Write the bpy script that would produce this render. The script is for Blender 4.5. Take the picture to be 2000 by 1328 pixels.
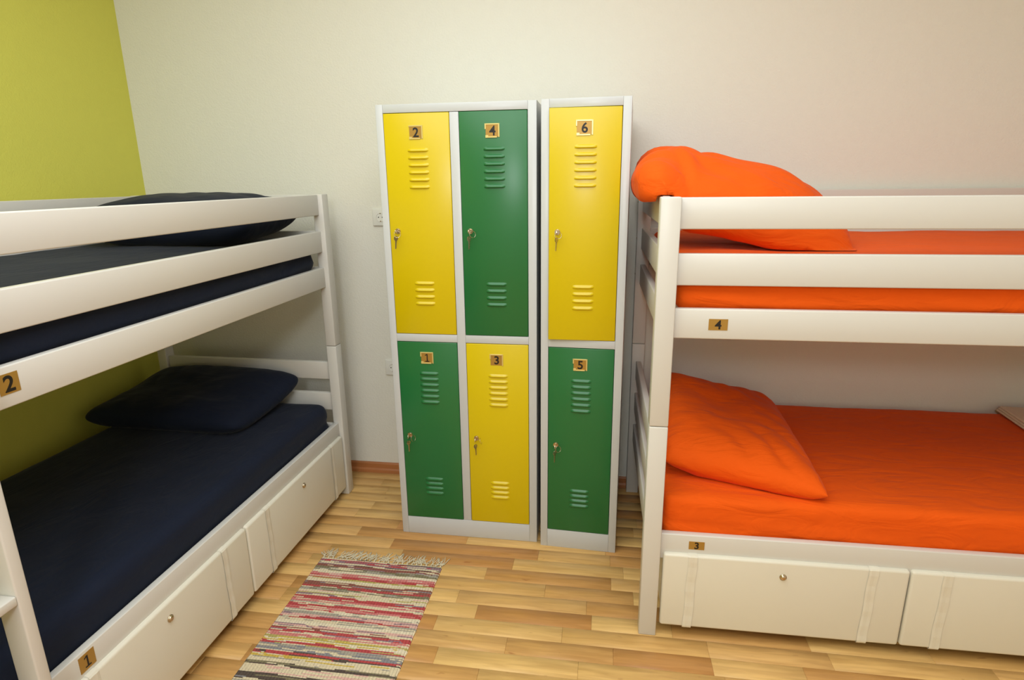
import bpy, bmesh, math, random
from mathutils import Vector, Matrix, noise
random.seed(7)
scene = bpy.context.scene
for o in list(bpy.data.objects):
    bpy.data.objects.remove(o)
col = scene.collection

# ------------------------------------------------------------------ camera
CAM_H, PITCH, YAW, ROLL, FPX = 1.5257, math.radians(15.0849), math.radians(8.6557), math.radians(-0.6711), 1161.19
fw = Vector((-math.sin(YAW)*math.cos(PITCH), math.cos(YAW)*math.cos(PITCH), -math.sin(PITCH)))
rt = Vector((math.cos(YAW), math.sin(YAW), 0))
up = rt.cross(fw)
r2 = rt*math.cos(ROLL)+up*math.sin(ROLL)
u2 = -rt*math.sin(ROLL)+up*math.cos(ROLL)
cd = bpy.data.cameras.new('camera')
cd.sensor_width = 36.0
cd.sensor_fit = 'HORIZONTAL'
cd.lens = 36.0*FPX/2000.0
cd.clip_start = 0.02
cam = bpy.data.objects.new('camera', cd)
col.objects.link(cam)
cam.matrix_world = Matrix(((r2.x, u2.x, -fw.x, 0), (r2.y, u2.y, -fw.y, 0), (r2.z, u2.z, -fw.z, CAM_H), (0, 0, 0, 1)))
scene.camera = cam

# ------------------------------------------------------------------ light
w = bpy.data.worlds.new('world')
scene.world = w
w.use_nodes = True
w.node_tree.nodes['Background'].inputs[0].default_value = (0.95, 0.98, 1.0, 1)
w.node_tree.nodes['Background'].inputs[1].default_value = 0.3

def lamp(name, kind, loc, power, colr, size, target=None):
    d = bpy.data.lights.new(name, kind)
    d.energy = power
    d.color = colr
    if kind == 'AREA':
        d.shape = 'DISK'
        d.size = size
    else:
        d.shadow_soft_size = size
    o = bpy.data.objects.new(name, d)
    col.objects.link(o)
    o.location = loc
    if target:
        o.rotation_euler = (Vector(target)-Vector(loc)).to_track_quat('-Z', 'Y').to_euler()
    return o
lamp('flash_standin', 'POINT', (-0.1, -1.0, 2.1), 46, (0.90, 0.98, 1.03), 0.16)  # added unseen point source standing in for the bounced flash, no fixture
lamp('ceiling_glow', 'AREA', (-0.45, 0.6, 2.85), 59, (0.90, 0.98, 1.03), 2.8, (-0.45, 0.6, 0))
vs = scene.view_settings
vs.view_transform = 'Standard'
vs.look = 'None'
vs.exposure = 0.15
vs.gamma = 1.0
vs.use_curve_mapping = False

# ------------------------------------------------------------------ materials
def srgb(r, g, b):
    f = lambda c: (c/255/12.92) if c/255 <= 0.04045 else ((c/255+0.055)/1.055)**2.4
    return (f(r), f(g), f(b), 1)

def newmat(name, rough=0.5, base=(0.8, 0.8, 0.8, 1), metal=0.0, spec=0.5):
    m = bpy.data.materials.new(name)
    m.use_nodes = True
    b = m.node_tree.nodes['Principled BSDF']
    b.inputs['Base Color'].default_value = base
    b.inputs['Roughness'].default_value = rough
    b.inputs['Metallic'].default_value = metal
    b.inputs['Specular IOR Level'].default_value = spec
    return m, m.node_tree, b

def N(nt, t, **kw):
    n = nt.nodes.new(t)
    for k, v in kw.items():
        setattr(n, k, v)
    return n

def bumpy(name, base, rough, scale, strength, dist=0.002, var=0.05, detail=4.0, stretch=(1, 1, 1), sheen=0.0, metal=0.0, spec=0.5, vscale=None, folds=0.0):
    """plain coloured surface with a little procedural colour variation and fine relief"""
    m, nt, b = newmat(name, rough, base, metal, spec)
    tc = N(nt, 'ShaderNodeTexCoord')
    mp = N(nt, 'ShaderNodeMapping')
    mp.inputs['Scale'].default_value = stretch
    nt.links.new(tc.outputs['Object'], mp.inputs[0])
    n1 = N(nt, 'ShaderNodeTexNoise')
    n1.inputs['Scale'].default_value = scale
    n1.inputs['Detail'].default_value = detail
    nt.links.new(mp.outputs[0], n1.inputs['Vector'])
    bp = N(nt, 'ShaderNodeBump')
    bp.inputs['Strength'].default_value = strength
    bp.inputs['Distance'].default_value = dist
    nt.links.new(n1.outputs['Fac'], bp.inputs['Height'])
    if folds:
        # soft cloth creases under the weave
        mf = N(nt, 'ShaderNodeMapping')
        mf.inputs['Scale'].default_value = (0.55, 1.5, 1.3)
        mf.inputs['Rotation'].default_value = (0.0, 0.0, 0.6)
        nt.links.new(tc.outputs['Object'], mf.inputs[0])
        nf = N(nt, 'ShaderNodeTexNoise')
        nf.inputs['Scale'].default_value = 9.0
        nf.inputs['Detail'].default_value = 3.0
        nf.inputs['Distortion'].default_value = 1.6
        nt.links.new(mf.outputs[0], nf.inputs['Vector'])
        bf = N(nt, 'ShaderNodeBump')
        bf.inputs['Strength'].default_value = folds
        bf.inputs['Distance'].default_value = 0.014
        nt.links.new(nf.outputs['Fac'], bf.inputs['Height'])
        nt.links.new(bf.outputs[0], bp.inputs['Normal'])
    nt.links.new(bp.outputs[0], b.inputs['Normal'])
    n2 = N(nt, 'ShaderNodeTexNoise')
    n2.inputs['Scale'].default_value = vscale or scale*0.13
    n2.inputs['Detail'].default_value = 3
    nt.links.new(mp.outputs[0], n2.inputs['Vector'])
    mx = N(nt, 'ShaderNodeMix', data_type='RGBA')
    mx.inputs['A'].default_value = tuple(c*(1-var) for c in base[:3])+(1,)
    mx.inputs['B'].default_value = tuple(min(1, c*(1+var)) for c in base[:3])+(1,)
    nt.links.new(n2.outputs['Fac'], mx.inputs['Factor'])
    nt.links.new(mx.outputs['Result'], b.inputs['Base Color'])
    if sheen:
        b.inputs['Sheen Weight'].default_value = sheen
        b.inputs['Sheen Roughness'].default_value = 0.4
    return m

M = {}
M['wall'] = bumpy('cream_woodchip_paint', srgb(233, 230, 219), 0.85, 150, 0.35, 0.004, 0.015)
M['lime'] = bumpy('lime_woodchip_paint', srgb(216, 212, 92), 0.85, 150, 0.35, 0.004, 0.02)
M['ceiling'] = bumpy('white_ceiling_paint', srgb(240, 238, 230), 0.9, 80, 0.1)
M['white'] = bumpy('white_lacquered_wood', srgb(214, 210, 202), 0.36, 40, 0.05, 0.001, 0.012, stretch=(0.15, 1, 1))
M['leather'] = bumpy('white_leatherette', srgb(226, 220, 203), 0.42, 420, 0.12, 0.0006, 0.02, vscale=6)
M['tape'] = bumpy('white_leatherette_tape', srgb(226, 220, 203), 0.38, 300, 0.1, 0.0006, 0.02)
M['steel'] = bumpy('light_grey_enamel', srgb(199, 201, 201), 0.30, 500, 0.04, 0.0003, 0.01)
M['yellow'] = bumpy('yellow_enamel', srgb(214, 188, 0), 0.30, 500, 0.04, 0.0003, 0.02)
M['green'] = bumpy('green_enamel', srgb(30, 107, 54), 0.30, 500, 0.04, 0.0003, 0.03)
M['navy'] = bumpy('navy_cotton', (0.0078, 0.0118, 0.027, 1), 0.85, 900, 0.25, 0.0006, 0.15, sheen=0.07, spec=0.2, vscale=9, folds=0.3)
M['orange'] = bumpy('orange_cotton', srgb(236, 91, 8), 0.85, 900, 0.25, 0.0006, 0.05, sheen=0.04, spec=0.2, vscale=9, folds=0.65)
M['towel'] = bumpy('cream_terry', srgb(240, 222, 200), 0.95, 500, 0.6, 0.002, 0.04)
M['gold'] = bumpy('gold_foil', srgb(176, 136, 62), 0.38, 60, 0.08, 0.0008, 0.1, metal=0.35)
M['holder'] = bumpy('pale_gold_rim', srgb(226, 205, 130), 0.3, 60, 0.05, 0.0006, 0.08, metal=0.4)
M['chrome'] = bumpy('nickel', srgb(205, 190, 165), 0.18, 200, 0.02, 0.0002, 0.03, metal=1.0)
M['dark'] = bumpy('dark_slot', srgb(22, 20, 18), 0.6, 60, 0.05)
M['ink'] = bumpy('black_ink', srgb(18, 15, 12), 0.5, 60, 0.02)
M['plastic'] = bumpy('white_plastic', srgb(232, 230, 222), 0.35, 60, 0.02, 0.0004, 0.01)
M['fringe'] = bumpy('cream_cotton_yarn', srgb(214, 201, 172), 0.95, 400, 0.4, 0.001, 0.08)
M['skirting'] = bumpy('brown_skirting', srgb(178, 113, 66), 0.4, 60, 0.08, 0.001, 0.15, stretch=(0.1, 1, 1), vscale=30)

def wood_floor():
    m, nt, b = newmat('beech_laminate', 0.33, (0.5, 0.3, 0.13, 1), 0, 0.45)
    geo = N(nt, 'ShaderNodeNewGeometry')
    oi = N(nt, 'ShaderNodeObjectInfo')
    off = N(nt, 'ShaderNodeVectorMath', operation='MULTIPLY_ADD')
    comb = N(nt, 'ShaderNodeCombineXYZ')
    nt.links.new(oi.outputs['Random'], comb.inputs[0])
    nt.links.new(oi.outputs['Random'], comb.inputs[2])
    off.inputs[1].default_value = (37, 37, 53)
    nt.links.new(comb.outputs[0], off.inputs[0])
    nt.links.new(geo.outputs['Position'], off.inputs[2])
    mp = N(nt, 'ShaderNodeMapping')
    mp.inputs['Scale'].default_value = (1.0, 11.0, 1.0)
    nt.links.new(off.outputs[0], mp.inputs[0])
    n1 = N(nt, 'ShaderNodeTexNoise')
    n1.inputs['Scale'].default_value = 5.5
    n1.inputs['Detail'].default_value = 6
    n1.inputs['Distortion'].default_value = 0.6
    nt.links.new(mp.outputs[0], n1.inputs['Vector'])
    rp = N(nt, 'ShaderNodeValToRGB')
    e = rp.color_ramp.elements
    e[0].position, e[0].color = 0.30, (0.84, 0.79, 0.74, 1)
    e[1].position, e[1].color = 0.66, (1.08, 1.08, 1.08, 1)
    nt.links.new(n1.outputs['Fac'], rp.inputs[0])
    mx = N(nt, 'ShaderNodeMix', data_type='RGBA', blend_type='MULTIPLY')
    mx.inputs['Factor'].default_value = 1.0
    nt.links.new(oi.outputs['Color'], mx.inputs['A'])
    nt.links.new(rp.outputs[0], mx.inputs['B'])
    # short dark pores and knots
    n2 = N(nt, 'ShaderNodeTexNoise')
    n2.inputs['Scale'].default_value = 16
    n2.inputs['Detail'].default_value = 2
    mp2 = N(nt, 'ShaderNodeMapping')
    mp2.inputs['Scale'].default_value = (1.0, 2.6, 1.0)
    nt.links.new(off.outputs[0], mp2.inputs[0])
    nt.links.new(mp2.outputs[0], n2.inputs['Vector'])
    rp2 = N(nt, 'ShaderNodeValToRGB')
    e = rp2.color_ramp.elements
    e[0].position, e[0].color = 0.71, (0, 0, 0, 1)
    e[1].position, e[1].color = 0.80, (0.55, 0.55, 0.55, 1)
    nt.links.new(n2.outputs['Fac'], rp2.inputs[0])
    mx2 = N(nt, 'ShaderNodeMix', data_type='RGBA')
    nt.links.new(rp2.outputs[0], mx2.inputs['Factor'])
    nt.links.new(mx.outputs['Result'], mx2.inputs['A'])
    mx2.inputs['B'].default_value = srgb(140, 78, 36)
    nt.links.new(mx2.outputs['Result'], b.inputs['Base Color'])
    return m
M['floor'] = wood_floor()

def rug_mat():
    m, nt, b = newmat('rag_weave', 0.95, (0.6, 0.5, 0.4, 1), 0, 0.15)
    at = N(nt, 'ShaderNodeVertexColor', layer_name='weft')
    nt.links.new(at.outputs[0], b.inputs['Base Color'])
    tc = N(nt, 'ShaderNodeTexCoord')
    wv = N(nt, 'ShaderNodeTexWave')
    wv.inputs['Scale'].default_value = 70
    wv.inputs['Distortion'].default_value = 1.0
    nt.links.new(tc.outputs['Object'], wv.inputs['Vector'])
    bp = N(nt, 'ShaderNodeBump')
    bp.inputs['Strength'].default_value = 0.5
    bp.inputs['Distance'].default_value = 0.002
    nt.links.new(wv.outputs['Fac'], bp.inputs['Height'])
    nt.links.new(bp.outputs[0], b.inputs['Normal'])
    return m
M['rug'] = rug_mat()

# ------------------------------------------------------------------ helpers
def link(o, parent=None):
    col.objects.link(o)
    if parent is not None:
        o.parent = parent
    return o

def tag(o, label=None, cat=None, group=None, kind=None):
    if label: o['label'] = label
    if cat: o['category'] = cat
    if group: o['group'] = group
    if kind: o['kind'] = kind
    return o

def empty(name, mat, label=None, cat=None, group=None):
    o = bpy.data.objects.new(name, None)
    o.empty_display_size = 0.1
    link(o)
    o.matrix_world = mat
    return tag(o, label, cat, group)

def bm_obj(name, bm, mat, parent=None, smooth=False, recalc=True):
    if recalc:
        bmesh.ops.recalc_face_normals(bm, faces=bm.faces)
    me = bpy.data.meshes.new(name)
    bm.to_mesh(me)
    bm.free()
    me.materials.append(M[mat] if isinstance(mat, str) else mat)
    if smooth:
        for p in me.polygons:
            p.use_smooth = True
    return link(bpy.data.objects.new(name, me), parent)

def add_box(bm, x0, x1, y0, y1, z0, z1, bev=0.0, seg=2):
    x0, x1 = sorted((x0, x1)); y0, y1 = sorted((y0, y1)); z0, z1 = sorted((z0, z1))
    r = bmesh.ops.create_cube(bm, size=1)
    vs_ = r['verts']
    for v in vs_:
        v.co = Vector((x0+(v.co.x+.5)*(x1-x0), y0+(v.co.y+.5)*(y1-y0), z0+(v.co.z+.5)*(z1-z0)))
    if bev > 0:
        es = list({e for v in vs_ for e in v.link_edges})
        bmesh.ops.bevel(bm, geom=es, offset=bev, segments=seg, affect='EDGES', profile=0.5)

def box(name, mat, parent, x0, x1, y0, y1, z0, z1, bev=0.0, seg=2):
    """box whose own origin is the middle of its underside"""
    bm = bmesh.new()
    cx, cy = (x0+x1)/2, (y0+y1)/2
    cz = min(z0, z1)
    add_box(bm, x0-cx, x1-cx, y0-cy, y1-cy, z0-cz, z1-cz, bev, seg)
    o = bm_obj(name, bm, mat, parent)
    o.location = (cx, cy, cz)
    if bev > 0:
        for p in o.data.polygons:
            p.use_smooth = True
        o.data.set_sharp_from_angle(angle=math.radians(50))
    return o

def add_cyl(bm, p0, p1, r0, r1=None, seg=16, caps=True):
    r1 = r0 if r1 is None else r1
    p0, p1 = Vector(p0), Vector(p1)
    d = p1-p0
    res = bmesh.ops.create_cone(bm, cap_ends=caps, segments=seg, radius1=r0, radius2=r1, depth=d.length)
    q = Vector((0, 0, 1)).rotation_difference(d.normalized())
    for v in res['verts']:
        v.co = q @ v.co + (p0+p1)/2

def add_tube(bm, pts, r, seg=6, closed=False):
    pts = [Vector(p) for p in pts]
    n = len(pts)
    rings = []
    for i, p in enumerate(pts):
        a = pts[(i-1) % n] if closed or i > 0 else p
        c = pts[(i+1) % n] if closed or i < n-1 else p
        t = (c-a).normalized()
        s = t.cross(Vector((0.3, 0.9, 0.2))).normalized()
        b = t.cross(s)
        rr = r[i] if isinstance(r, (list, tuple)) else r
        rings.append([bm.verts.new(p+(s*math.cos(k*2*math.pi/seg)+b*math.sin(k*2*math.pi/seg))*rr) for k in range(seg)])
    for i in range(n if closed else n-1):
        A, B = rings[i], rings[(i+1) % n]
        for k in range(seg):
            bm.faces.new((A[k], A[(k+1) % seg], B[(k+1) % seg], B[k]))
    if not closed:
        bm.faces.new(rings[0][::-1])
        bm.faces.new(rings[-1])

TXT = {}
def numeral(ch, size, parent, loc, flip=False, mat='ink', bold=0.022):
    """flat printed digit, standing upright, readable from local -y (or +y when flip)"""
    key = (ch, round(size, 4))
    if ch == '1' and key not in TXT:
        # numeral with flag and foot serif, drawn as flat slabs
        bm = bmesh.new()
        h, t = 0.70*size, 0.0002
        for pts in ([(-0.055, -0.5), (0.085, -0.5), (0.085, 0.5), (-0.055, 0.5)], [(-0.26, -0.5), (0.28, -0.5), (0.28, -0.385), (-0.26, -0.385)],
                    [(-0.25, 0.26), (-0.055, 0.36), (-0.02, 0.5), (-0.055, 0.5), (-0.25, 0.385)]):
            f = bm.faces.new([bm.verts.new((x*h, -t, y*h)) for x, y in pts])
            if f.normal.y > 0: f.normal_flip()
        me = bpy.data.meshes.new('numeral')
        bm.to_mesh(me); bm.free()
        me.materials.append(M[mat])
        TXT[key] = me
    if key not in TXT:
        cu = bpy.data.curves.new('numeral', 'FONT')
        cu.body = ch
        cu.size = size
        cu.align_x = 'CENTER'
        cu.align_y = 'CENTER'
        cu.extrude = 0.0002
        cu.offset = bold*size
        t = bpy.data.objects.new('numeral_source', cu)
        col.objects.link(t)
        bpy.context.view_layer.update()
        dg = bpy.context.evaluated_depsgraph_get()
        me = bpy.data.meshes.new_from_object(t.evaluated_get(dg))
        bpy.data.objects.remove(t)
        cx = (min(v.co.x for v in me.vertices)+max(v.co.x for v in me.vertices))/2
        cy = (min(v.co.y for v in me.vertices)+max(v.co.y for v in me.vertices))/2
        for v in me.vertices:
            x, y, z = v.co.x-cx, v.co.y-cy, v.co.z
            v.co = (x, -z, y)
        me.materials.clear()
        me.materials.append(M[mat])
        TXT[key] = me
    o = bpy.data.objects.new('numeral', TXT[key])
    link(o, parent)
    o.location = loc
    if flip:
        o.rotation_euler = (0, 0, math.pi)
    return o

# ------------------------------------------------------------------ room shell
X0, X1, Y0, Y1, ZC = -2.303, 2.36, -2.3, 2.805, 2.9
tag(box('wall_back', 'wall', None, X0-0.1, X1+0.1, Y1, Y1+0.1, 0, ZC), kind='structure')
tag(box('wall_left', 'lime', None, X0-0.1, X0, Y0, Y1, 0, ZC), kind='structure')
tag(box('wall_right', 'wall', None, X1, X1+0.1, Y0, Y1, 0, ZC), kind='structure')
tag(box('wall_front', 'wall', None, X0-0.1, X1+0.1, Y0-0.1, Y0, 0, ZC), kind='structure')
tag(box('ceiling', 'ceiling', None, X0-0.1, X1+0.1, Y0-0.1, Y1+0.1, ZC, ZC+0.1), kind='structure')

def skirting(name, x0, x1, y0, y1):
    bm = bmesh.new()
    add_box(bm, x0, x1, y0, y1, 0, 0.044, 0.0)
    o = bm_obj(name, bm, 'skirting')
    tag(o, kind='structure')
    return o
# back skirting: coved profile, low foot and slimmer upper edge
bm = bmesh.new()
prof = [(0, 0), (-0.022, 0), (-0.020, 0.016), (-0.013, 0.024), (-0.012, 0.048), (-0.006, 0.055), (0, 0.055)]
va = [bm.verts.new((X0, Y1+y, z)) for y, z in prof]
vb = [bm.verts.new((X1, Y1+y, z)) for y, z in prof]
for i in range(len(prof)):
    j = (i+1) % len(prof)
    bm.faces.new((va[i], va[j], vb[j], vb[i]))
bm.faces.new(va); bm.faces.new(vb[::-1])
tag(bm_obj('baseboard_back', bm, 'skirting'), kind='structure')
skirting('baseboard_left', X0, X0+0.014, Y0, Y1-0.03)
skirting('baseboard_right', X1-0.014, X1, Y0, Y1-0.03)

# floor: a slab that carries separate laminate strips
fl = box('floor', 'floor', None, X0-0.1, X1+0.1, Y0-0.1, Y1+0.1, -0.1, -0.006)
fl.color = srgb(120, 75, 40)
tag(fl, kind='structure')
TINTS = [srgb(216, 174, 108), srgb(210, 166, 101), srgb(203, 156, 94), srgb(197, 147, 86), srgb(221, 180, 114), srgb(190, 138, 80), srgb(213, 169, 106), srgb(224, 184, 116)]
ROWH = 0.0735
KNOWN = {-2: [-0.62, 0.12], -1: [-0.355, 0.21], 0: [-0.51, -0.039], 1: [-0.285, 0.074], 2: [-0.10, 0.388], 3: [-0.418, 0.0], 4: [-0.505, -0.02],
         5: [-0.66, -0.18], 6: [-0.425, 0.071], 7: [-0.325, 0.12], 8: [-0.87, -0.229], 9: [-1.05, -0.55, 0.05], 10: [-0.484, 0.1]}
rng = random.Random(31)
far = bmesh.new()
flx, fly, flz = fl.location
k = math.floor((Y0-1.545)/ROWH)
while 1.545+k*ROWH < Y1:
    ya, yb = max(1.545+k*ROWH, Y0), min(1.545+(k+1)*ROWH, Y1)
    cuts = sorted(KNOWN.get(k, [rng.uniform(-0.6, 0.2)]))
    while cuts[0] > X0:
        cuts.insert(0, cuts[0]-rng.uniform(0.27, 0.52))
    while cuts[-1] < X1:
        cuts.append(cuts[-1]+rng.uniform(0.27, 0.52))
    cuts[0], cuts[-1] = X0, X1
    last = -1
    for xa, xb in zip(cuts[:-1], cuts[1:]):
        if xb-xa < 0.01:
            continue
        t = rng.choice([i for i in (0, 0, 1, 1, 2, 2, 3, 4, 4, 5, 6, 6, 7) if i != last])
        last = t
        g = 0.00025
        if yb > 1.2 and xb > -1.32 and xa < 1.5 and not (yb > 2.3 and xa > -1.0 and xb < 0.1) and not (xa > 0.35 and ya > 1.95):
            p = box('plank', 'floor', None, xa+g, xb-g, ya+g, yb-g, -0.006, 0.0, 0.0004, 1)
            p.color = TINTS[t]
            p.parent = fl
            p.location = (p.location[0]-flx, p.location[1]-fly, p.location[2]-flz)
        else:
            add_box(far, xa+g-flx, xb-g-flx, ya+g-fly, yb-g-fly, -0.006-flz, 0.0-flz)
    k += 1
far_o = bm_obj('hidden_planks', far, 'floor', fl)
far_o.color = srgb(204, 147, 86)
far_o['kind'] = 'stuff'

# ------------------------------------------------------------------ steel lockers
LOUVRE = None
def louvre_mesh(mat, width):
    key = (mat, width)
    if key in TXT:
        return TXT[key]
    bm = bmesh.new()
    nx, nz = 12, 6
    h = 0.0145
    rows = []
    for j in range(nz+1):
        t = j/nz
        # hooded pressing: steep under edge, gentle slope up
        d = 0.0065*math.sin(math.pi*min(1, t*1.0)**0.6) if t < 1 else 0
        row = []
        for i in range(nx+1):
            s = i/nx*2-1
            e = max(0.0, 1-abs(s)**8)
            hh = h*(0.72+0.28*e)
            row.append(bm.verts.new((s*width/2, -d*e, (t-0.5)*hh)))
        rows.append(row)
    for j in range(nz):
        for i in range(nx):
            bm.faces.new((rows[j][i], rows[j][i+1], rows[j+1][i+1], rows[j+1][i]))
    bmesh.ops.recalc_face_normals(bm, faces=bm.faces)
    me = bpy.data.meshes.new('louvre')
    bm.to_mesh(me); bm.free()
    # face outward (-y)
    if sum(p.normal.y for p in me.polygons) > 0:
        me.flip_normals()
    for p in me.polygons:
        p.use_smooth = True
    me.materials.append(M[mat])
    TXT[key] = me
    return me

KEYS = {}
def key_mesh(blade):
    if blade in KEYS:
        return KEYS[blade]
    bm = bmesh.new()
    # bow: flat ring, blade hanging down with teeth
    ro, ri, th = 0.0095, 0.0030, 0.0011
    n = 20
    for sgn in (-1, 1):
        pass
    vo = [[bm.verts.new((ro*math.cos(a*2*math.pi/n)*0.95, s*th, ro*math.sin(a*2*math.pi/n))) for a in range(n)] for s in (-1, 1)]
    vi = [[bm.verts.new((ri*math.cos(a*2*math.pi/n), s*th, 0.0035+ri*math.sin(a*2*math.pi/n))) for a in range(n)] for s in (-1, 1)]
    for a in range(n):
        b = (a+1) % n
        bm.faces.new((vo[0][a], vo[0][b], vi[0][b], vi[0][a]))
        bm.faces.new((vo[1][b], vo[1][a], vi[1][a], vi[1][b]))
        bm.faces.new((vo[0][b], vo[0][a], vo[1][a], vo[1][b]))
        bm.faces.new((vi[0][a], vi[0][b], vi[1][b], vi[1][a]))
    z = -0.0085
    add_box(bm, -0.0032, 0.0032, -th, th, z-0.006, z, 0)
    z -= 0.006
    for i in range(6):
        wd = (0.0028, 0.0018, 0.0026, 0.0015, 0.0024, 0.0012)[i]
        add_box(bm, -0.0024, wd, -th*0.8, th*0.8, z-blade/6, z, 0)
        z -= blade/6
    bmesh.ops.recalc_face_normals(bm, faces=bm.faces)
    me = bpy.data.meshes.new('key')
    bm.to_mesh(me); bm.free()
    me.materials.append(M['chrome'])
    KEYS[blade] = me
    return me

def make_door(parent, num, mat, x0, x1, z0, z1, ajar=0.0, upper=True, plate=(0.048, 0.043), plate_dx=0.0, tilt=0.0, lockdx=0.032, lockz=0.0, missing_rim=()):
    """door hinged on its right edge: object origin = foot of the hinge edge, on the outer face"""
    wd, ht = x1-x0, z1-z0
    bm = bmesh.new()
    add_box(bm, -wd, 0, 0, 0.016, 0, ht, 0.0022, 2)
    d = bm_obj('door', bm, mat, parent)
    for p in d.data.polygons: p.use_smooth = True
    d.data.set_sharp_from_angle(angle=math.radians(50))
    d.location = (x1, -0.0015, z0)
    d.rotation_euler = (0, 0, math.radians(ajar))
    d['label'] = '%s steel locker door numbered %s%s' % (mat, num, ', standing slightly ajar' if ajar > 1 else '')
    cx = -wd/2
    # louvres
    tops = [0.712-i*0.0268 for i in range(6)] if upper else [0.672-i*0.0252 for i in range(6)]
    lows = [0.208-i*0.0272 for i in range(4)] if upper else [0.190-i*0.0225 for i in range(4)]
    for z in tops+lows:
        wdt = 0.080
        l = link(bpy.data.objects.new('louvre', louvre_mesh(mat, wdt)), d)
        l.location = (cx+0.003, 0.0002, z)
    # number plate in its holder
    pz = ht-0.068 if upper else ht-0.066
    px = cx-0.003+plate_dx
    pw, ph = plate
    card = box('number_card', 'gold', d, px-pw/2, px+pw/2, -0.0012, 0.0, pz-ph/2, pz+ph/2, 0)
    card.rotation_euler = (0, math.radians(tilt), 0)
    card['label'] = 'gold card with the black numeral %s' % num
    bm = bmesh.new()
    rim = 0.0034
    segs = [(-pw/2-rim*.5, pw/2+rim*.5, ph/2-rim*.4, ph/2+rim), (-pw/2-rim, -pw/2+rim*.4, ph*0.12, ph/2+rim), (pw/2-rim*.4, pw/2+rim, -ph/2-rim*.5, ph/2+rim),
            (-pw/2+0.010, pw/2-0.006, -ph/2-rim, -ph/2+rim*.4), (-pw/2-rim*0.3, -pw/2+0.010, -ph/2-rim*1.0, -ph/2+0.006)]
    for i, (a, b, c, e) in enumerate(segs):
        if i in missing_rim: continue
        add_box(bm, px+a, px+b, -0.0026, -0.0002, pz+c, pz+e, 0.0005, 1)
    bm_obj('card_holder', bm, 'holder', d)
    numeral(num, 0.047, d, (px+0.001, -0.0015, pz))
    # lock cylinder
    lx, lz = -wd+lockdx, ht*0.489+lockz
    bm = bmesh.new()
    add_cyl(bm, (lx, 0.0, lz), (lx, -0.004, lz), 0.0108, 0.0100, 24)
    add_cyl(bm, (lx, -0.004, lz), (lx, -0.0075, lz), 0.0084, 0.0074, 24)
    lk = bm_obj('lock', bm, 'chrome', d)
    lk['label'] = 'round nickel lock cylinder'
    return d, (lx, lz)

def make_keys(door, lock, label, ringa=20, swing=4):
    """key in the lock with a ring and a second key hanging from it; a thing of its own"""
    lx, lz = lock
    mw = door.matrix_world @ Matrix.Translation((lx, -0.0075, lz))
    e = empty('key_ring', mw, label, 'keys', 'keys in the locker doors')
    k1 = link(bpy.data.objects.new('key', key_mesh(0.020)), e)
    # inserted key: blade points into the cylinder (+y), bow outside, turned upright
    k1.rotation_euler = (math.radians(90), math.radians(90), 0)
    k1.location = (0, -0.0165, 0.0)
    bm = bmesh.new()
    rr = 0.0125
    cz = -0.010
    yy = -0.0195
    add_tube(bm, [(rr*math.sin(a*2*math.pi/24), yy+0.003*math.cos(a*2*math.pi/24), cz+rr*math.cos(a*2*math.pi/24)) for a in range(24)], 0.0008, 6, True)
    rg = bm_obj('ring', bm, 'chrome', e, True)
    rg.rotation_euler = (0, 0, math.radians(ringa))
    k2 = link(bpy.data.objects.new('key', key_mesh(0.026)), e)
    k2.location = (math.sin(math.radians(swing))*-0.01, yy, cz-rr-0.0035)
    k2.rotation_euler = (0, math.radians(swing), math.radians(55))
    return e

WHERE = {'2': 'upper yellow door of the wide locker', '4': 'upper green door of the wide locker', '1': 'lower green door of the wide locker',
         '3': 'lower yellow door of the wide locker', '6': 'yellow door of the narrow locker', '5': 'green door of the narrow locker'}
def make_locker(name, label, ox, oy, rot, width, doors, depth=0.5):
    root = empty(name, Matrix.Translation((ox, oy, 0)) @ Matrix.Rotation(math.radians(rot), 4, 'Z'), label, 'locker', 'steel lockers against the back wall')
    H, t = 1.80, 0.0012
    bm = bmesh.new()
    add_box(bm, 0, t, 0.004, depth, 0, H)
    add_box(bm, width-t, width, 0.004, depth, 0, H)
    add_box(bm, 0, width, depth-t, depth, 0, H)
    add_box(bm, 0, width, 0.004, depth, H-t, H)
    add_box(bm, 0, width, 0.02, depth, 0.07, 0.07+t)
    add_box(bm, 0, width, 0.02, depth, 0.906, 0.906+t)
    if width > 0.5:
        add_box(bm, width/2-t/2, width/2+t/2, 0.02, depth, 0.07, H)
    bm_obj('body', bm, 'steel', root)
    # front frame: folded sheet members
    xs = sorted({x for d in doors for x in d[2:4]})
    def member(nm, a, b, c, e, dep=0.02):
        return box(nm, 'steel', root, a, b, 0, dep, c, e, 0.0012, 2)
    member('stile', 0, xs[0]-0.0015, 0, H)
    member('stile', xs[-1]+0.0015, width, 0, H)
    if len(xs) > 2:
        member('stile', xs[1]+0.0015, xs[2]-0.0015, 0.0835, H-0.0315)
    g = 0.0002
    member('top_rail', xs[0]-0.0015+g, xs[-1]+0.0015-g, H-0.0315+0.0015, H)
    member('plinth', xs[0]-0.0015+g, xs[-1]+0.0015-g, 0, 0.0825)
    for a, b in zip(xs[0::2], xs[1::2]):
        member('middle_rail', a-0.0013, b+0.0013, 0.8915, 0.9235)
    bpy.context.view_layer.update()
    out = []
    for (num, mat, xa, xb, upper, kw) in doors:
        z0, z1 = (0.925, 1.768) if upper else (0.0845, 0.8895)
        out.append((num, mat, make_door(root, num, mat, xa, xb, z0, z1, upper=upper, **kw)))
    bpy.context.view_layer.update()
    for i, (num, mat, (d, lk)) in enumerate(out):
        make_keys(d, lk, 'small keys hanging from the '+WHERE[num], 15+25*i, 5-3*i)
    return root

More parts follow.
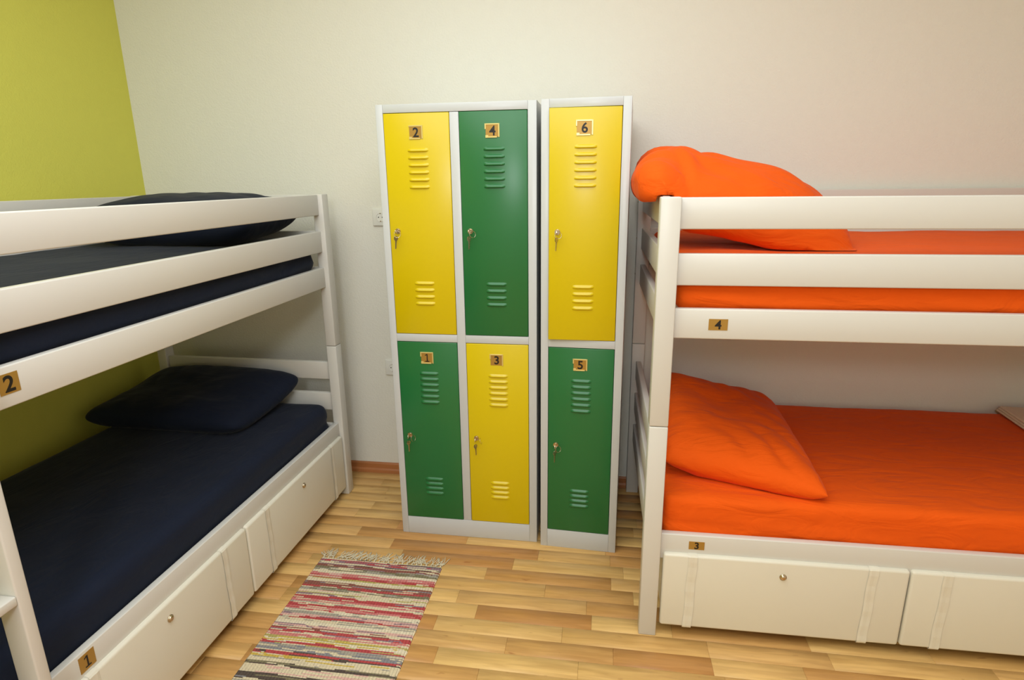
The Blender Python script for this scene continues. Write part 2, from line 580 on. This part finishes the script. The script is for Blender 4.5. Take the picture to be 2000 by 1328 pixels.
make_locker('steel_locker', 'wide light grey steel locker with two yellow and two green doors', -0.8499, 2.2616, -0.07, 0.6048, [
    ('2', 'yellow', 0.029, 0.2805, True, dict(missing_rim=(1,))),
    ('4', 'green', 0.3180, 0.571, True, dict()),
    ('1', 'green', 0.029, 0.2805, False, dict()),
    ('3', 'yellow', 0.3180, 0.571, False, dict(missing_rim=(3, 4)))])
make_locker('steel_locker', 'narrow light grey steel locker with one yellow door above one green door', -0.2272, 2.242, -2.79, 0.3177, [
    ('6', 'yellow', 0.031, 0.286, True, dict(ajar=3.2, plate=(0.054, 0.046))),
    ('5', 'green', 0.031, 0.286, False, dict(plate=(0.050, 0.042)))])

# ------------------------------------------------------------------ bunk beds
Z1T, Z1B, Z2T, Z2B, Z3T, Z3B, Z4T, Z4B = 1.4716, 1.3823, 1.3121, 1.2189, 1.1494, 1.0579, 0.389, 0.295
PU, PV, LEN, REC, TH, JOINT = 0.058, 0.048, 2.08, 0.020, 0.024, 0.776

def make_bunk(label, mat, s, W, plates):
    root = empty('bunk_bed', mat, label, 'bunk bed', 'white bunk beds')
    def b(nm, u0, u1, v0, v1, z0, z1, bev=0.0035):
        return box(nm, 'white', root, u0, u1, s*v0, s*v1, z0, z1, bev, 2)
    for u in (0, LEN-PU):
        for v in (0, W-PV):
            b('lower_post', u, u+PU, v, v+PV, 0, JOINT-0.001)
            b('upper_post', u, u+PU, v, v+PV, JOINT+0.001, Z1T+0.002)
    g = 0.0
    res = {}
    for z0, z1 in ((Z1B, Z1T), (Z2B, Z2T), (Z3B, Z3T)):
        res[z1] = b('side_rail', PU-g, LEN-PU+g, REC, REC+TH, z0, z1)
        b('side_rail', PU-g, LEN-PU+g, W-REC-TH, W-REC, z0, z1)
        for u in (REC, LEN-REC-TH):
            b('end_rail', u, u+TH, PV-g, W-PV+g, z0, z1)
    res[Z4T] = b('side_rail', PU-g, LEN-PU+g, REC, REC+TH, Z4B, Z4T)
    b('side_rail', PU-g, LEN-PU+g, W-REC-TH, W-REC, Z4B, Z4T)
    for z0, z1 in ((0.605, 0.692), (0.447, 0.535), (0.285, 0.373)):
        for u in (REC, LEN-REC-TH):
            b('end_rail', u, u+TH, PV-g, W-PV+g, z0, z1)
    # slats that carry the mattresses
    for zb in (0.318, 1.112):
        for i in range(12):
            u = 0.10+i*0.165
            b('bed_slat', u, u+0.075, REC+TH, W-REC-TH, zb, zb+0.018, 0.0015)
    # screws on the head end
    for z in (Z1T-0.045, Z2T-0.045, Z3T-0.045):
        for v in (PV+0.018,):
            bm = bmesh.new()
            add_cyl(bm, (REC, s*v, z), (REC-0.0022, s*v, z), 0.0048, 0.0042, 12)
            bm_obj('screw', bm, 'chrome', root)
        bm = bmesh.new()
        add_cyl(bm, (0.0, s*(W-PV+0.014), z), (-0.002, s*(W-PV+0.014), z), 0.0048, 0.0042, 12)
        bm_obj('screw', bm, 'chrome', root)
    # gold number plates stuck to the rails
    for (num, zt, u, z, pw, ph, size) in plates:
        r = res[zt]
        lx, ly, lz = r.location
        y = s*(REC-0.0006)
        p = box('number_plate', 'gold', r, u-pw/2-lx, u+pw/2-lx, y-0.0006-ly, y+0.0006-ly, z-ph/2-lz, z+ph/2-lz)
        p['label'] = 'gold plate with the black numeral %s' % num
        numeral(num, size, r, (u-lx, s*(REC-0.0015)-ly, z-lz), flip=(s < 0))
    return root

RIGHT = Matrix.Translation((0.1615, 1.767, 0)) @ Matrix.Rotation(math.radians(0.45), 4, 'Z')
LEFT = Matrix.Translation((-1.229, 2.604, 0)) @ Matrix.Rotation(math.radians(-90.7), 4, 'Z')
WR, WL = 1.025, 0.955
make_bunk('white wooden bunk bed with orange bedding, long side to the back wall', RIGHT, 1, WR,
          [('4', Z3T, 0.1865, 1.103, 0.055, 0.034, 0.038), ('3', Z4T, 0.175, 0.352, 0.050, 0.029, 0.034)])
left_bed = make_bunk('white wooden bunk bed with navy bedding and ladder, beside the lime wall', LEFT, -1, WL,
          [('2', Z3T, 1.556, 1.1105, 0.046, 0.045, 0.050), ('1', Z4T, 1.530, 0.356, 0.046, 0.046, 0.046)])
# ladder on the aisle side of the left bunk (stile planes measured in the room)
for u in (1.665, 2.028):
    box('ladder_stile', 'white', left_bed, u, u+0.028, 0.0385, -0.0195, 0.0, 1.47, 0.004, 2)
for z in (0.29, 0.66, 1.03, 1.36):
    box('ladder_rung', 'white', left_bed, 1.693, 2.028, 0.0375, -0.0185, z, z+0.022, 0.003, 2)

# ------------------------------------------------------------------ mattresses
def make_mattress(name, label, mat, base, s, u0, u1, v0, v1, z0, z1, seed, r=0.035, sag=0.0):
    lx, ly, lz = u1-u0, v1-v0, z1-z0
    nx, ny, nz = 90, 44, 10
    bm = bmesh.new()
    idx = {}
    def vert(i, j, k):
        if (i, j, k) in idx: return idx[(i, j, k)]
        p = Vector((lx*i/nx, ly*j/ny, lz*k/nz))
        q = Vector((min(max(p.x, r), lx-r), min(max(p.y, r), ly-r), min(max(p.z, r), lz-r)))
        d = p-q
        if d.length > 1e-9:
            m = max(abs(d.x), abs(d.y), abs(d.z))
            p = q+d.normalized()*r*(m/r)
        # sheet creases and softness
        f = Vector((p.x*5+seed, p.y*5, p.z*5))
        n = noise.noise(f)*0.004+noise.noise(f*3.1)*0.0015
        # tucked-in folds that fan out from the bottom edge near the head corner
        if k == nz:
            p.z += n
        if j == 0 and 0 < k:
            ph = p.z/lz
            fold = math.sin((p.x*9+ph*16)+2*noise.noise(Vector((p.x*4, ph*2, seed))))
            p.y += 0.007*fold*math.exp(-p.x*1.6)*(1-abs(2*ph-0.7))+noise.noise(Vector((p.x*1.5, p.z*30, seed)))*0.003
        p.z -= sag*math.sin(math.pi*min(1, max(0, p.y/ly)))*(k/nz)
        idx[(i, j, k)] = bm.verts.new((p.x-lx/2, s*(p.y-ly/2), p.z))
        return idx[(i, j, k)]
    def quad(a, b, c, d): bm.faces.new((vert(*a), vert(*b), vert(*c), vert(*d)))
    for i in range(nx):
        for j in range(ny):
            for k in (0, nz): quad((i, j, k), (i+1, j, k), (i+1, j+1, k), (i, j+1, k))
        for k in range(nz):
            for j in (0, ny): quad((i, j, k), (i+1, j, k), (i+1, j, k+1), (i, j, k+1))
    for j in range(ny):
        for k in range(nz):
            for i in (0, nx): quad((i, j, k), (i, j+1, k), (i, j+1, k+1), (i, j, k+1))
    o = bm_obj(name, bm, mat, None, True)
    o.matrix_world = base @ Matrix.Translation(((u0+u1)/2, s*(v0+v1)/2, z0))
    return tag(o, label, 'mattress', 'mattresses in fitted sheets')
MU0, MU1, MV0 = 0.066, LEN-0.066, 0.050
UB, LB = 1.130, 0.336
make_mattress('mattress', 'upper bunk mattress in an orange fitted sheet', 'orange', RIGHT, 1, MU0, MU1, MV0, WR-0.05, UB, 1.303, 1.0)
make_mattress('mattress', 'lower bunk mattress in an orange fitted sheet', 'orange', RIGHT, 1, MU0, MU1, MV0, WR-0.05, LB, 0.507, 5.0, 0.030)
make_mattress('mattress', 'upper bunk mattress in a navy fitted sheet', 'navy', LEFT, -1, MU0+0.012, MU1, MV0, WL-0.05, UB, 1.285, 9.0)
make_mattress('mattress', 'lower bunk mattress in a navy fitted sheet', 'navy', LEFT, -1, MU0+0.012, MU1, MV0, WL-0.05, LB, 0.500, 13.0, 0.045)

# ------------------------------------------------------------------ pillows
def make_pillow(label, mat, place, L, Wd, T, seed, floor_fn=None, pinch=0.05, cr=0.05, wr=1.0, crease=None):
    """place(u, v, w) maps the stuffed pillow (length, width, thickness axes) to the room"""
    nx, ny = 84, 64
    bm = bmesh.new()
    def pt(i, j, side):
        a, b = 2*i/nx-1, 2*j/ny-1
        a = math.copysign(1-(1-abs(a))**1.35, a)
        b = math.copysign(1-(1-abs(b))**1.35, b)
        h = T/2*max(0, (1-abs(a)**4.0)*(1-abs(b)**4.0))**0.52
        k_ = 1-cr*(abs(a)*abs(b))**7
        u = L/2*a*(1-pinch*(1-b*b)*a*a)*k_
        v = Wd/2*b*(1-pinch*(1-a*a)*b*b)*k_
        e = max(0, (1-a**4)*(1-b**4))**0.5
        f = Vector((u*7+seed, v*7, side*3.3))
        n = noise.noise(f)*0.013+noise.noise(f*2.3)*0.006
        # gathers running in from the seams and drawn creases between corners
        g = math.sin(v*75+5*noise.noise(f*0.7))*math.exp(-(1-abs(a))*7)*0.0035
        g += math.sin(u*75+5*noise.noise(f*0.8))*math.exp(-(1-abs(b))*7)*0.0035
        dg = (u+v*0.8)*22+2.5*noise.noise(f*0.5)
        c = (abs(math.sin(dg))-0.6)*0.011*max(0, 0.3+1.4*noise.noise(f*0.45))
        w_ = side*h+(n+g+c*1.2)*e*wr*(1 if side > 0 else 0.4)
        if crease and side > 0:
            w_ += crease(a, b)*e
        p = Vector(place(u, v, w_))
        if floor_fn:
            zf = floor_fn(p.x, p.y)
            if p.z < zf: p.z = zf+0.25*max(-0.004, (p.z-zf)*0.02)
        return p
    grid = {}
    for side in (1, -1):
        for i in range(nx+1):
            for j in range(ny+1):
                edge = i in (0, nx) or j in (0, ny)
                if side < 0 and edge:
                    grid[(side, i, j)] = grid[(1, i, j)]
                else:
                    grid[(side, i, j)] = bm.verts.new(pt(i, j, side))
        for i in range(nx):
            for j in range(ny):
                q = [grid[(side, i, j)], grid[(side, i+1, j)], grid[(side, i+1, j+1)], grid[(side, i, j+1)]]
                bm.faces.new(q if side > 0 else q[::-1])
    c = Vector((0, 0, 0))
    for v in bm.verts: c += v.co
    c /= len(bm.verts)
    c.z = min(v.co.z for v in bm.verts)
    for v in bm.verts: v.co -= c
    o = bm_obj('pillow', bm, mat, None, True)
    o.location = c
    return tag(o, label, 'pillow', 'pillows at the heads of the bunks')

def spline(pts, t):
    """Catmull-Rom through pts, t in 0..1"""
    n = len(pts)-1
    x = min(max(t, 0), 0.99999)*n
    i = int(x); f = x-i
    P = [Vector(pts[min(max(i+d, 0), n)]) for d in (-1, 0, 1, 2)]
    return 0.5*((2*P[1])+(-P[0]+P[2])*f+(2*P[0]-5*P[1]+4*P[2]-P[3])*f*f+(-P[0]+3*P[1]-3*P[2]+P[3])*f**3)

# lower left: lies across the head, its back edge propped on the end rails
def place_ll(u, v, w_):
    rot = math.radians(-1.5)
    t = v/0.48+0.5                       # 0 near edge .. 1 head edge
    z = 0.545+0.085*t*t
    tilt = math.radians(10+10*t)
    x, y = u, v*0.97
    y2 = y-math.sin(tilt)*w_
    return (-1.845+x*math.cos(rot)-y2*math.sin(rot)+0.05*t, 2.325+x*math.sin(rot)+y2*math.cos(rot), z+w_*math.cos(tilt)+0.012*(u/0.36)**2*-1*(0.2+t))
make_pillow('navy pillow on the lower bunk under plate 2', 'navy', place_ll, 0.76, 0.50, 0.165, 3.0, lambda x, y: 0.503, pinch=0.03, cr=0.07, wr=0.6)

def place_ul(u, v, w_):
    t = v/0.48+0.5
    return (-1.705+u, 2.315+v*0.97, 1.368+0.03*t+w_)
make_pillow('navy pillow on the upper bunk behind the white top rail', 'navy', place_ul, 0.77, 0.48, 0.200, 7.0, lambda x, y: 1.289, pinch=0.02, cr=0.07, wr=0.35)

# lower right: long side across the bed, left part leaning on the end rails
def place_lr(u, v, w_):
    # u across the bed (room +y), v along the bed (room +x)
    t = v/0.54+0.5                       # 0 at the end rails .. 1 towards the middle of the bed
    q = u/0.76+0.5                       # 0 aisle .. 1 wall
    a = math.radians(24*(1-t)**1.2*(0.35+0.65*q))
    z = 0.540+0.125*(1-t)**1.6*(0.30+0.70*q)+0.01*q
    rot = math.radians(8)
    dx, dy = v*0.97-math.sin(a)*-w_, u
    return (0.515+dx*math.cos(rot)+dy*math.sin(rot)*0.6-0.03*q, 2.265+dy*0.98-dx*math.sin(rot)*1.9*(1-q), z+w_*math.cos(a))
make_pillow('orange pillow on the lower bunk, leaning on the end rails', 'orange', place_lr, 0.78, 0.54, 0.185, 11.0, lambda x, y: 0.510, pinch=0.045, cr=0.03)

# upper right: slumped over the end rail, one end hanging outside
SP = [(0.184, 0, 1.456), (0.178, 0, 1.488), (0.200, 0, 1.516), (0.290, 0, 1.502), (0.415, 0, 1.488), (0.545, 0, 1.452), (0.680, 0, 1.388), (0.790, 0, 1.322)]
def place_ur(u, v, w_):
    t = u/0.78+0.5
    p = spline(SP, t)
    d = (spline(SP, min(t+0.03, 1))-spline(SP, max(t-0.03, 0))).normalized()
    nrm = Vector((-d.z, 0, d.x))
    q = v/0.50+0.5
    p = p+nrm*w_
    f = min(1, max(0, (t-0.22)/0.22)); f = f*f*(3-2*f)
    p.z -= 0.10*max(0, (0.5-q)*2)**1.5*f
    return (p.x+0.05*(q-0.3)*(t), 2.20+v*0.98, p.z)
def floor_ur(x, y):
    return 1.4745 if 0.165 < x < 0.218 else (1.3065 if x > 0.218 else 1.2)
def crease_ur(a, b):
    # folded-over flap near the hanging end
    d = (a+0.42)+0.25*b
    wedge = -0.016*math.exp(-((b+0.45+0.35*(a+0.6))/0.09)**2)*math.exp(-((a+0.62)/0.20)**2)
    return 0.026/(1+math.exp(-d*70))*math.exp(-max(0, d)*3.5)-0.008*math.exp(-(d/0.05)**2)+wedge
make_pillow('orange pillow on the upper bunk, slumped over the end rail', 'orange', place_ur, 0.78, 0.54, 0.195, 17.0, floor_ur, pinch=0.04, crease=crease_ur)

# folded towel on the orange lower bunk
bm = bmesh.new()
for i in range(3):
    add_box(bm, -0.20+0.004*i, 0.20-0.003*i, -0.145+0.003*i, 0.145-0.004*i, 0.009*i, 0.009*i+0.0088, 0.0040, 3)
tw = bm_obj('folded_towel', bm, 'towel', None, True)
tw.location = (1.935, 2.592, 0.512)
tw.rotation_euler = (0, 0, math.radians(-5))
tag(tw, 'folded cream towel on the orange lower bunk at the wall', 'towel')

# ------------------------------------------------------------------ storage boxes under the beds
def make_box(label, base, s, u0, u1, tapes, knob, W):
    cx = (u0+u1)/2
    root = empty('storage_box', base @ Matrix.Translation((cx, s*0.005, 0)), label, 'storage box', 'storage boxes under the bunks')
    ln = u1-u0
    def rounded(name, x0, x1, y0, y1, z0, z1, bev, mat='leather'):
        return box(name, mat, root, x0-cx, x1-cx, s*y0, s*y1, z0, z1, bev, 4)
    f = rounded('front_panel', u0, u1, 0.0, 0.026, 0.043, 0.322, 0.009)
    for x in (u0+0.012, u1-0.030):
        rounded('side_panel', x, x+0.016, 0.0265, 0.62, 0.05, 0.275, 0.003)
    rounded('back_panel', u0+0.03, u1-0.03, 0.604, 0.62, 0.05, 0.275, 0.003)
    rounded('bottom_panel', u0+0.0285, u1-0.0305, 0.0265, 0.603, 0.05, 0.062, 0.002)
    fx, fy, fz = f.location
    for t in tapes:
        # strap of leatherette tape wrapped round the front panel, slightly uneven
        bm = bmesh.new()
        n = 14
        wd = 0.029
        rows = []
        ph = random.random()*9
        prof = [(0.0005, 0.3205), (-0.0006, 0.3172)]
        path = [(0.022, 0.3232), (0.010, 0.3234), (0.003, 0.3215), (-0.0008, 0.3165)]
        path += [(-0.0014-0.0005*math.sin(i*1.9+ph), 0.3165-(i+1)*(0.3165-0.052)/n) for i in range(n)]
        path += [(-0.0012, 0.0465), (0.002, 0.0410), (0.012, 0.0408)]
        for i, (y, z) in enumerate(path):
            dx = 0.0012*math.sin(z*40+ph)-0.004*(0.32-z)/0.28
            rows.append([bm.verts.new((t-cx+dx-wd/2, s*y, z)), bm.verts.new((t-cx+dx-wd*0.25, s*(y-0.0009), z)), bm.verts.new((t-cx+dx+wd*0.1, s*(y-0.0003), z)), bm.verts.new((t-cx+dx+wd/2, s*(y-0.0007), z))])
        for a, b in zip(rows[:-1], rows[1:]):
            for i in range(3):
                bm.faces.new((a[i], a[i+1], b[i+1], b[i]))
        bm_obj('tape_strip', bm, 'tape', root)
    kx, kz = knob
    bm = bmesh.new()
    add_cyl(bm, (kx-cx, s*0.0003, kz), (kx-cx, -s*0.003, kz), 0.0115, 0.0110, 28)
    r = bmesh.ops.create_uvsphere(bm, u_segments=20, v_segments=10, radius=0.0092)
    for v in r['verts']:
        v.co = Vector((v.co.x+kx-cx, v.co.y*0.65-s*0.0032, v.co.z+kz))
    kn = bm_obj('knob', bm, 'chrome', root, True)
    kn['label'] = 'round nickel knob'
    for x in (u0+0.09, u1-0.09):
        for y in (0.08, 0.54):
            bm = bmesh.new()
            add_cyl(bm, (x-cx-0.011, s*y, 0.02), (x-cx+0.011, s*y, 0.02), 0.02, None, 18)
            add_box(bm, x-cx-0.014, x-cx+0.014, s*y-0.012, s*y+0.012, 0.036, 0.0505)
            bm_obj('caster', bm, 'dark', root)
    return root
make_box('white leatherette storage box under the orange bunk beside its corner post', RIGHT, 1, 0.069, 0.828, (0.164, 0.720), (0.4505, 0.268), WR)
make_box('white leatherette storage box under the orange bunk, cut by the picture edge', RIGHT, 1, 0.833, 1.595, (0.938, 1.490), (1.214, 0.268), WR)
make_box('white leatherette storage box under the navy bunk, far one towards the lockers', LEFT, -1, 0.066, 0.866, (0.180, 0.735), (0.459, 0.268), WL)
make_box('white leatherette storage box under the navy bunk, near one by the ladder', LEFT, -1, 0.871, 1.655, (1.000, 1.535), (1.270, 0.268), WL)

# ------------------------------------------------------------------ wall sockets
def socket(label, x, z):
    root = empty('wall_socket', Matrix.Translation((x, Y1, z)), label, 'socket', 'sockets beside the wide locker')
    box('cover_plate', 'plastic', root, -0.041, 0.041, -0.010, 0.0, -0.041, 0.041, 0.004, 3)
    bm = bmesh.new()
    add_tube(bm, [(0.0205*math.cos(a*2*math.pi/32), -0.0105, 0.0205*math.sin(a*2*math.pi/32)) for a in range(32)], 0.0016, 6, True)
    bm_obj('rim', bm, 'plastic', root, True)
    bm = bmesh.new()
    add_cyl(bm, (0, -0.0085, 0), (0, -0.0104, 0), 0.0195, None, 28)
    w_ = bm_obj('well', bm, 'plastic', root)
    for dx in (-0.0095, 0.0095):
        bm = bmesh.new()
        add_cyl(bm, (dx, -0.0095, 0), (dx, -0.0108, 0), 0.0028, None, 12)
        bm_obj('pin_hole', bm, 'dark', root)
    for dz in (-0.0185, 0.0185):
        bm = bmesh.new()
        add_box(bm, -0.003, 0.003, -0.0125, -0.0095, dz-0.0025, dz+0.0025, 0.0006, 1)
        bm_obj('earth_clip', bm, 'chrome', root)
socket('white wall socket beside the wide locker, upper of two', -1.060, 1.358)
socket('white wall socket beside the wide locker, lower of two', -1.048, 0.598)

# ------------------------------------------------------------------ rag rug
RX0, RX1, RY1, RY0 = -1.127, -0.608, 2.028, 0.90
rug = empty('rag_rug', Matrix.Translation(((RX0+RX1)/2, (RY0+RY1)/2, 0)), 'striped multicoloured rag rug with cream fringe on the wooden floor', 'rug')
C = dict(cream=(224, 207, 172), cream2=(233, 219, 190), red=(178, 48, 56), pink=(208, 112, 112), brown=(128, 66, 58), olive=(112, 104, 76), mauve=(134, 104, 120),
         grey=(158, 150, 138), yellow=(206, 172, 62), lolive=(176, 162, 84), blue=(122, 122, 132), black=(62, 50, 48), lpink=(222, 170, 160))
# (end of band as distance from the far edge, main weft, patch weft)
BANDS = [(.010, 'cream', 'black'), (.030, 'mauve', 'red'), (.040, 'cream', 'black'), (.058, 'brown', 'mauve'), (.078, 'olive', 'grey'), (.092, 'cream2', 'cream'), (.106, 'pink', 'lpink'), (.124, 'red', 'pink'),
         (.134, 'lolive', 'cream'), (.148, 'cream', 'cream2'), (.166, 'brown', 'blue'), (.182, 'red', 'brown'), (.198, 'olive', 'grey'), (.210, 'cream', 'lpink'), (.217, 'lolive', 'cream'), (.230, 'cream', 'mauve'),
         (.250, 'red', 'blue'), (.262, 'pink', 'cream'), (.274, 'cream', 'grey'), (.290, 'red', 'pink'), (.304, 'pink', 'red'), (.322, 'cream2', 'grey'), (.334, 'lpink', 'mauve'), (.344, 'red', 'lpink'),
         (.362, 'grey', 'cream'), (.376, 'cream2', 'brown'), (.390, 'lpink', 'mauve'), (.402, 'cream', 'brown'), (.420, 'red', 'mauve'), (.436, 'pink', 'cream'), (.448, 'lolive', 'yellow'), (.460, 'cream2', 'yellow'),
         (.474, 'red', 'lolive'), (.490, 'grey', 'blue'), (.504, 'blue', 'cream'), (.520, 'red', 'black'), (.534, 'yellow', 'cream'), (.552, 'cream', 'grey'), (.566, 'black', 'olive'), (.600, 'cream', 'lpink')]
rr = random.Random(5)
names = list(C)
d = .60
while d < 1.2:
    d += rr.uniform(.010, .02)
    BANDS.append((d, rr.choice(names), rr.choice(names)))
def band_at(d):
    for e, a, b in BANDS:
        if d < e: return a, b
    return BANDS[-1][1:]
nx, rows = 140, int((RY1-RY0)/0.0046)
bm = bmesh.new()
hw, hl = (RX1-RX0)/2, (RY1-RY0)/2
layer = bm.loops.layers.float_color.new('weft')
grid = []
SUB = 2
for j in range(rows*SUB+1):
    y = hl-2*hl*j/(rows*SUB)
    row = []
    for i in range(nx+1):
        x = -hw+2*hw*i/nx
        edge = 0.004*noise.noise(Vector((0 if i < nx/2 else 9, y*40, 2))) if i in (0, nx) else 0
        z = 0.0065+0.0018*noise.noise(Vector((x*9, y*9, 1)))+(0.0014 if j % SUB else -0.0012)+0.0008*noise.noise(Vector((x*120, y*200, 4)))
        if i in (0, nx) or j in (0, rows*SUB): z = 0.001
        row.append(bm.verts.new((x+edge, y+0.003*noise.noise(Vector((x*5, y*3, 8))), z)))
    grid.append(row)
for j in range(rows*SUB):
    strand = j//SUB
    yc = (strand+0.5)*0.0046
    for i in range(nx):
        x = 2*hw*i/nx
        a, b = band_at(yc+0.006*noise.noise(Vector((x*4, yc*10, 3))))
        pn = noise.noise(Vector((x*3.2+strand*0.9, strand*0.37, 6)))+0.5*noise.noise(Vector((x*14, strand*2.1, 7)))
        cn = a if pn < 0.16 else b
        if noise.noise(Vector((x*9+strand*3.7, strand*5.1, 12))) > 0.34: cn = 'cream'
        f = 1+0.16*noise.noise(Vector((x*140, strand*7.3, 2)))-(0.18 if i % 3 == 0 else 0)
        cc = srgb(*[0.80*q+0.20*w2 for q, w2 in zip(C[cn], C['cream'])])
        fc = bm.faces.new((grid[j][i], grid[j+1][i], grid[j+1][i+1], grid[j][i+1]))
        for l in fc.loops: l[layer] = (cc[0]*f, cc[1]*f, cc[2]*f, 1)
bot = [bm.verts.new((sx*hw, sy*hl, 0)) for sx, sy in ((-1, 1), (1, 1), (1, -1), (-1, -1))]
fc = bm.faces.new(bot)
for l in fc.loops: l[layer] = (.5, .4, .3, 1)
bm_obj('woven_field', bm, 'rug', rug, True, recalc=False)
# fringe: knotted yarn tassels at both ends
for end in (1, -1):
    n = 26
    for i in range(n):
        bm = bmesh.new()
        x0 = -hw+0.008+(2*hw-0.016)*i/(n-1)
        lean = rr.uniform(-0.5, 0.6)
        add_tube(bm, [(0, 0, 0.004), (0.001, 0.006*end, 0.006), (lean*0.008, 0.013*end, 0.0045)], [0.0022, 0.0036, 0.0026], 6)
        for kk in range(5):
            a = lean+rr.uniform(-0.75, 0.75)
            ln = rr.uniform(0.036, 0.064)
            pts = []
            for t in range(6):
                f = t/5
                pts.append((lean*0.008+math.sin(a)*ln*f+0.004*math.sin(f*5+kk*2), (0.013+math.cos(a)*ln*f)*end, 0.0018+0.005*max(0, math.sin(f*3.0+kk))*(1-f*0.7)))
            add_tube(bm, pts, 0.0017, 5)
        t = bm_obj('tassel', bm, 'fringe', rug, True)
        t.location = (x0, end*(hl-0.002), 0)
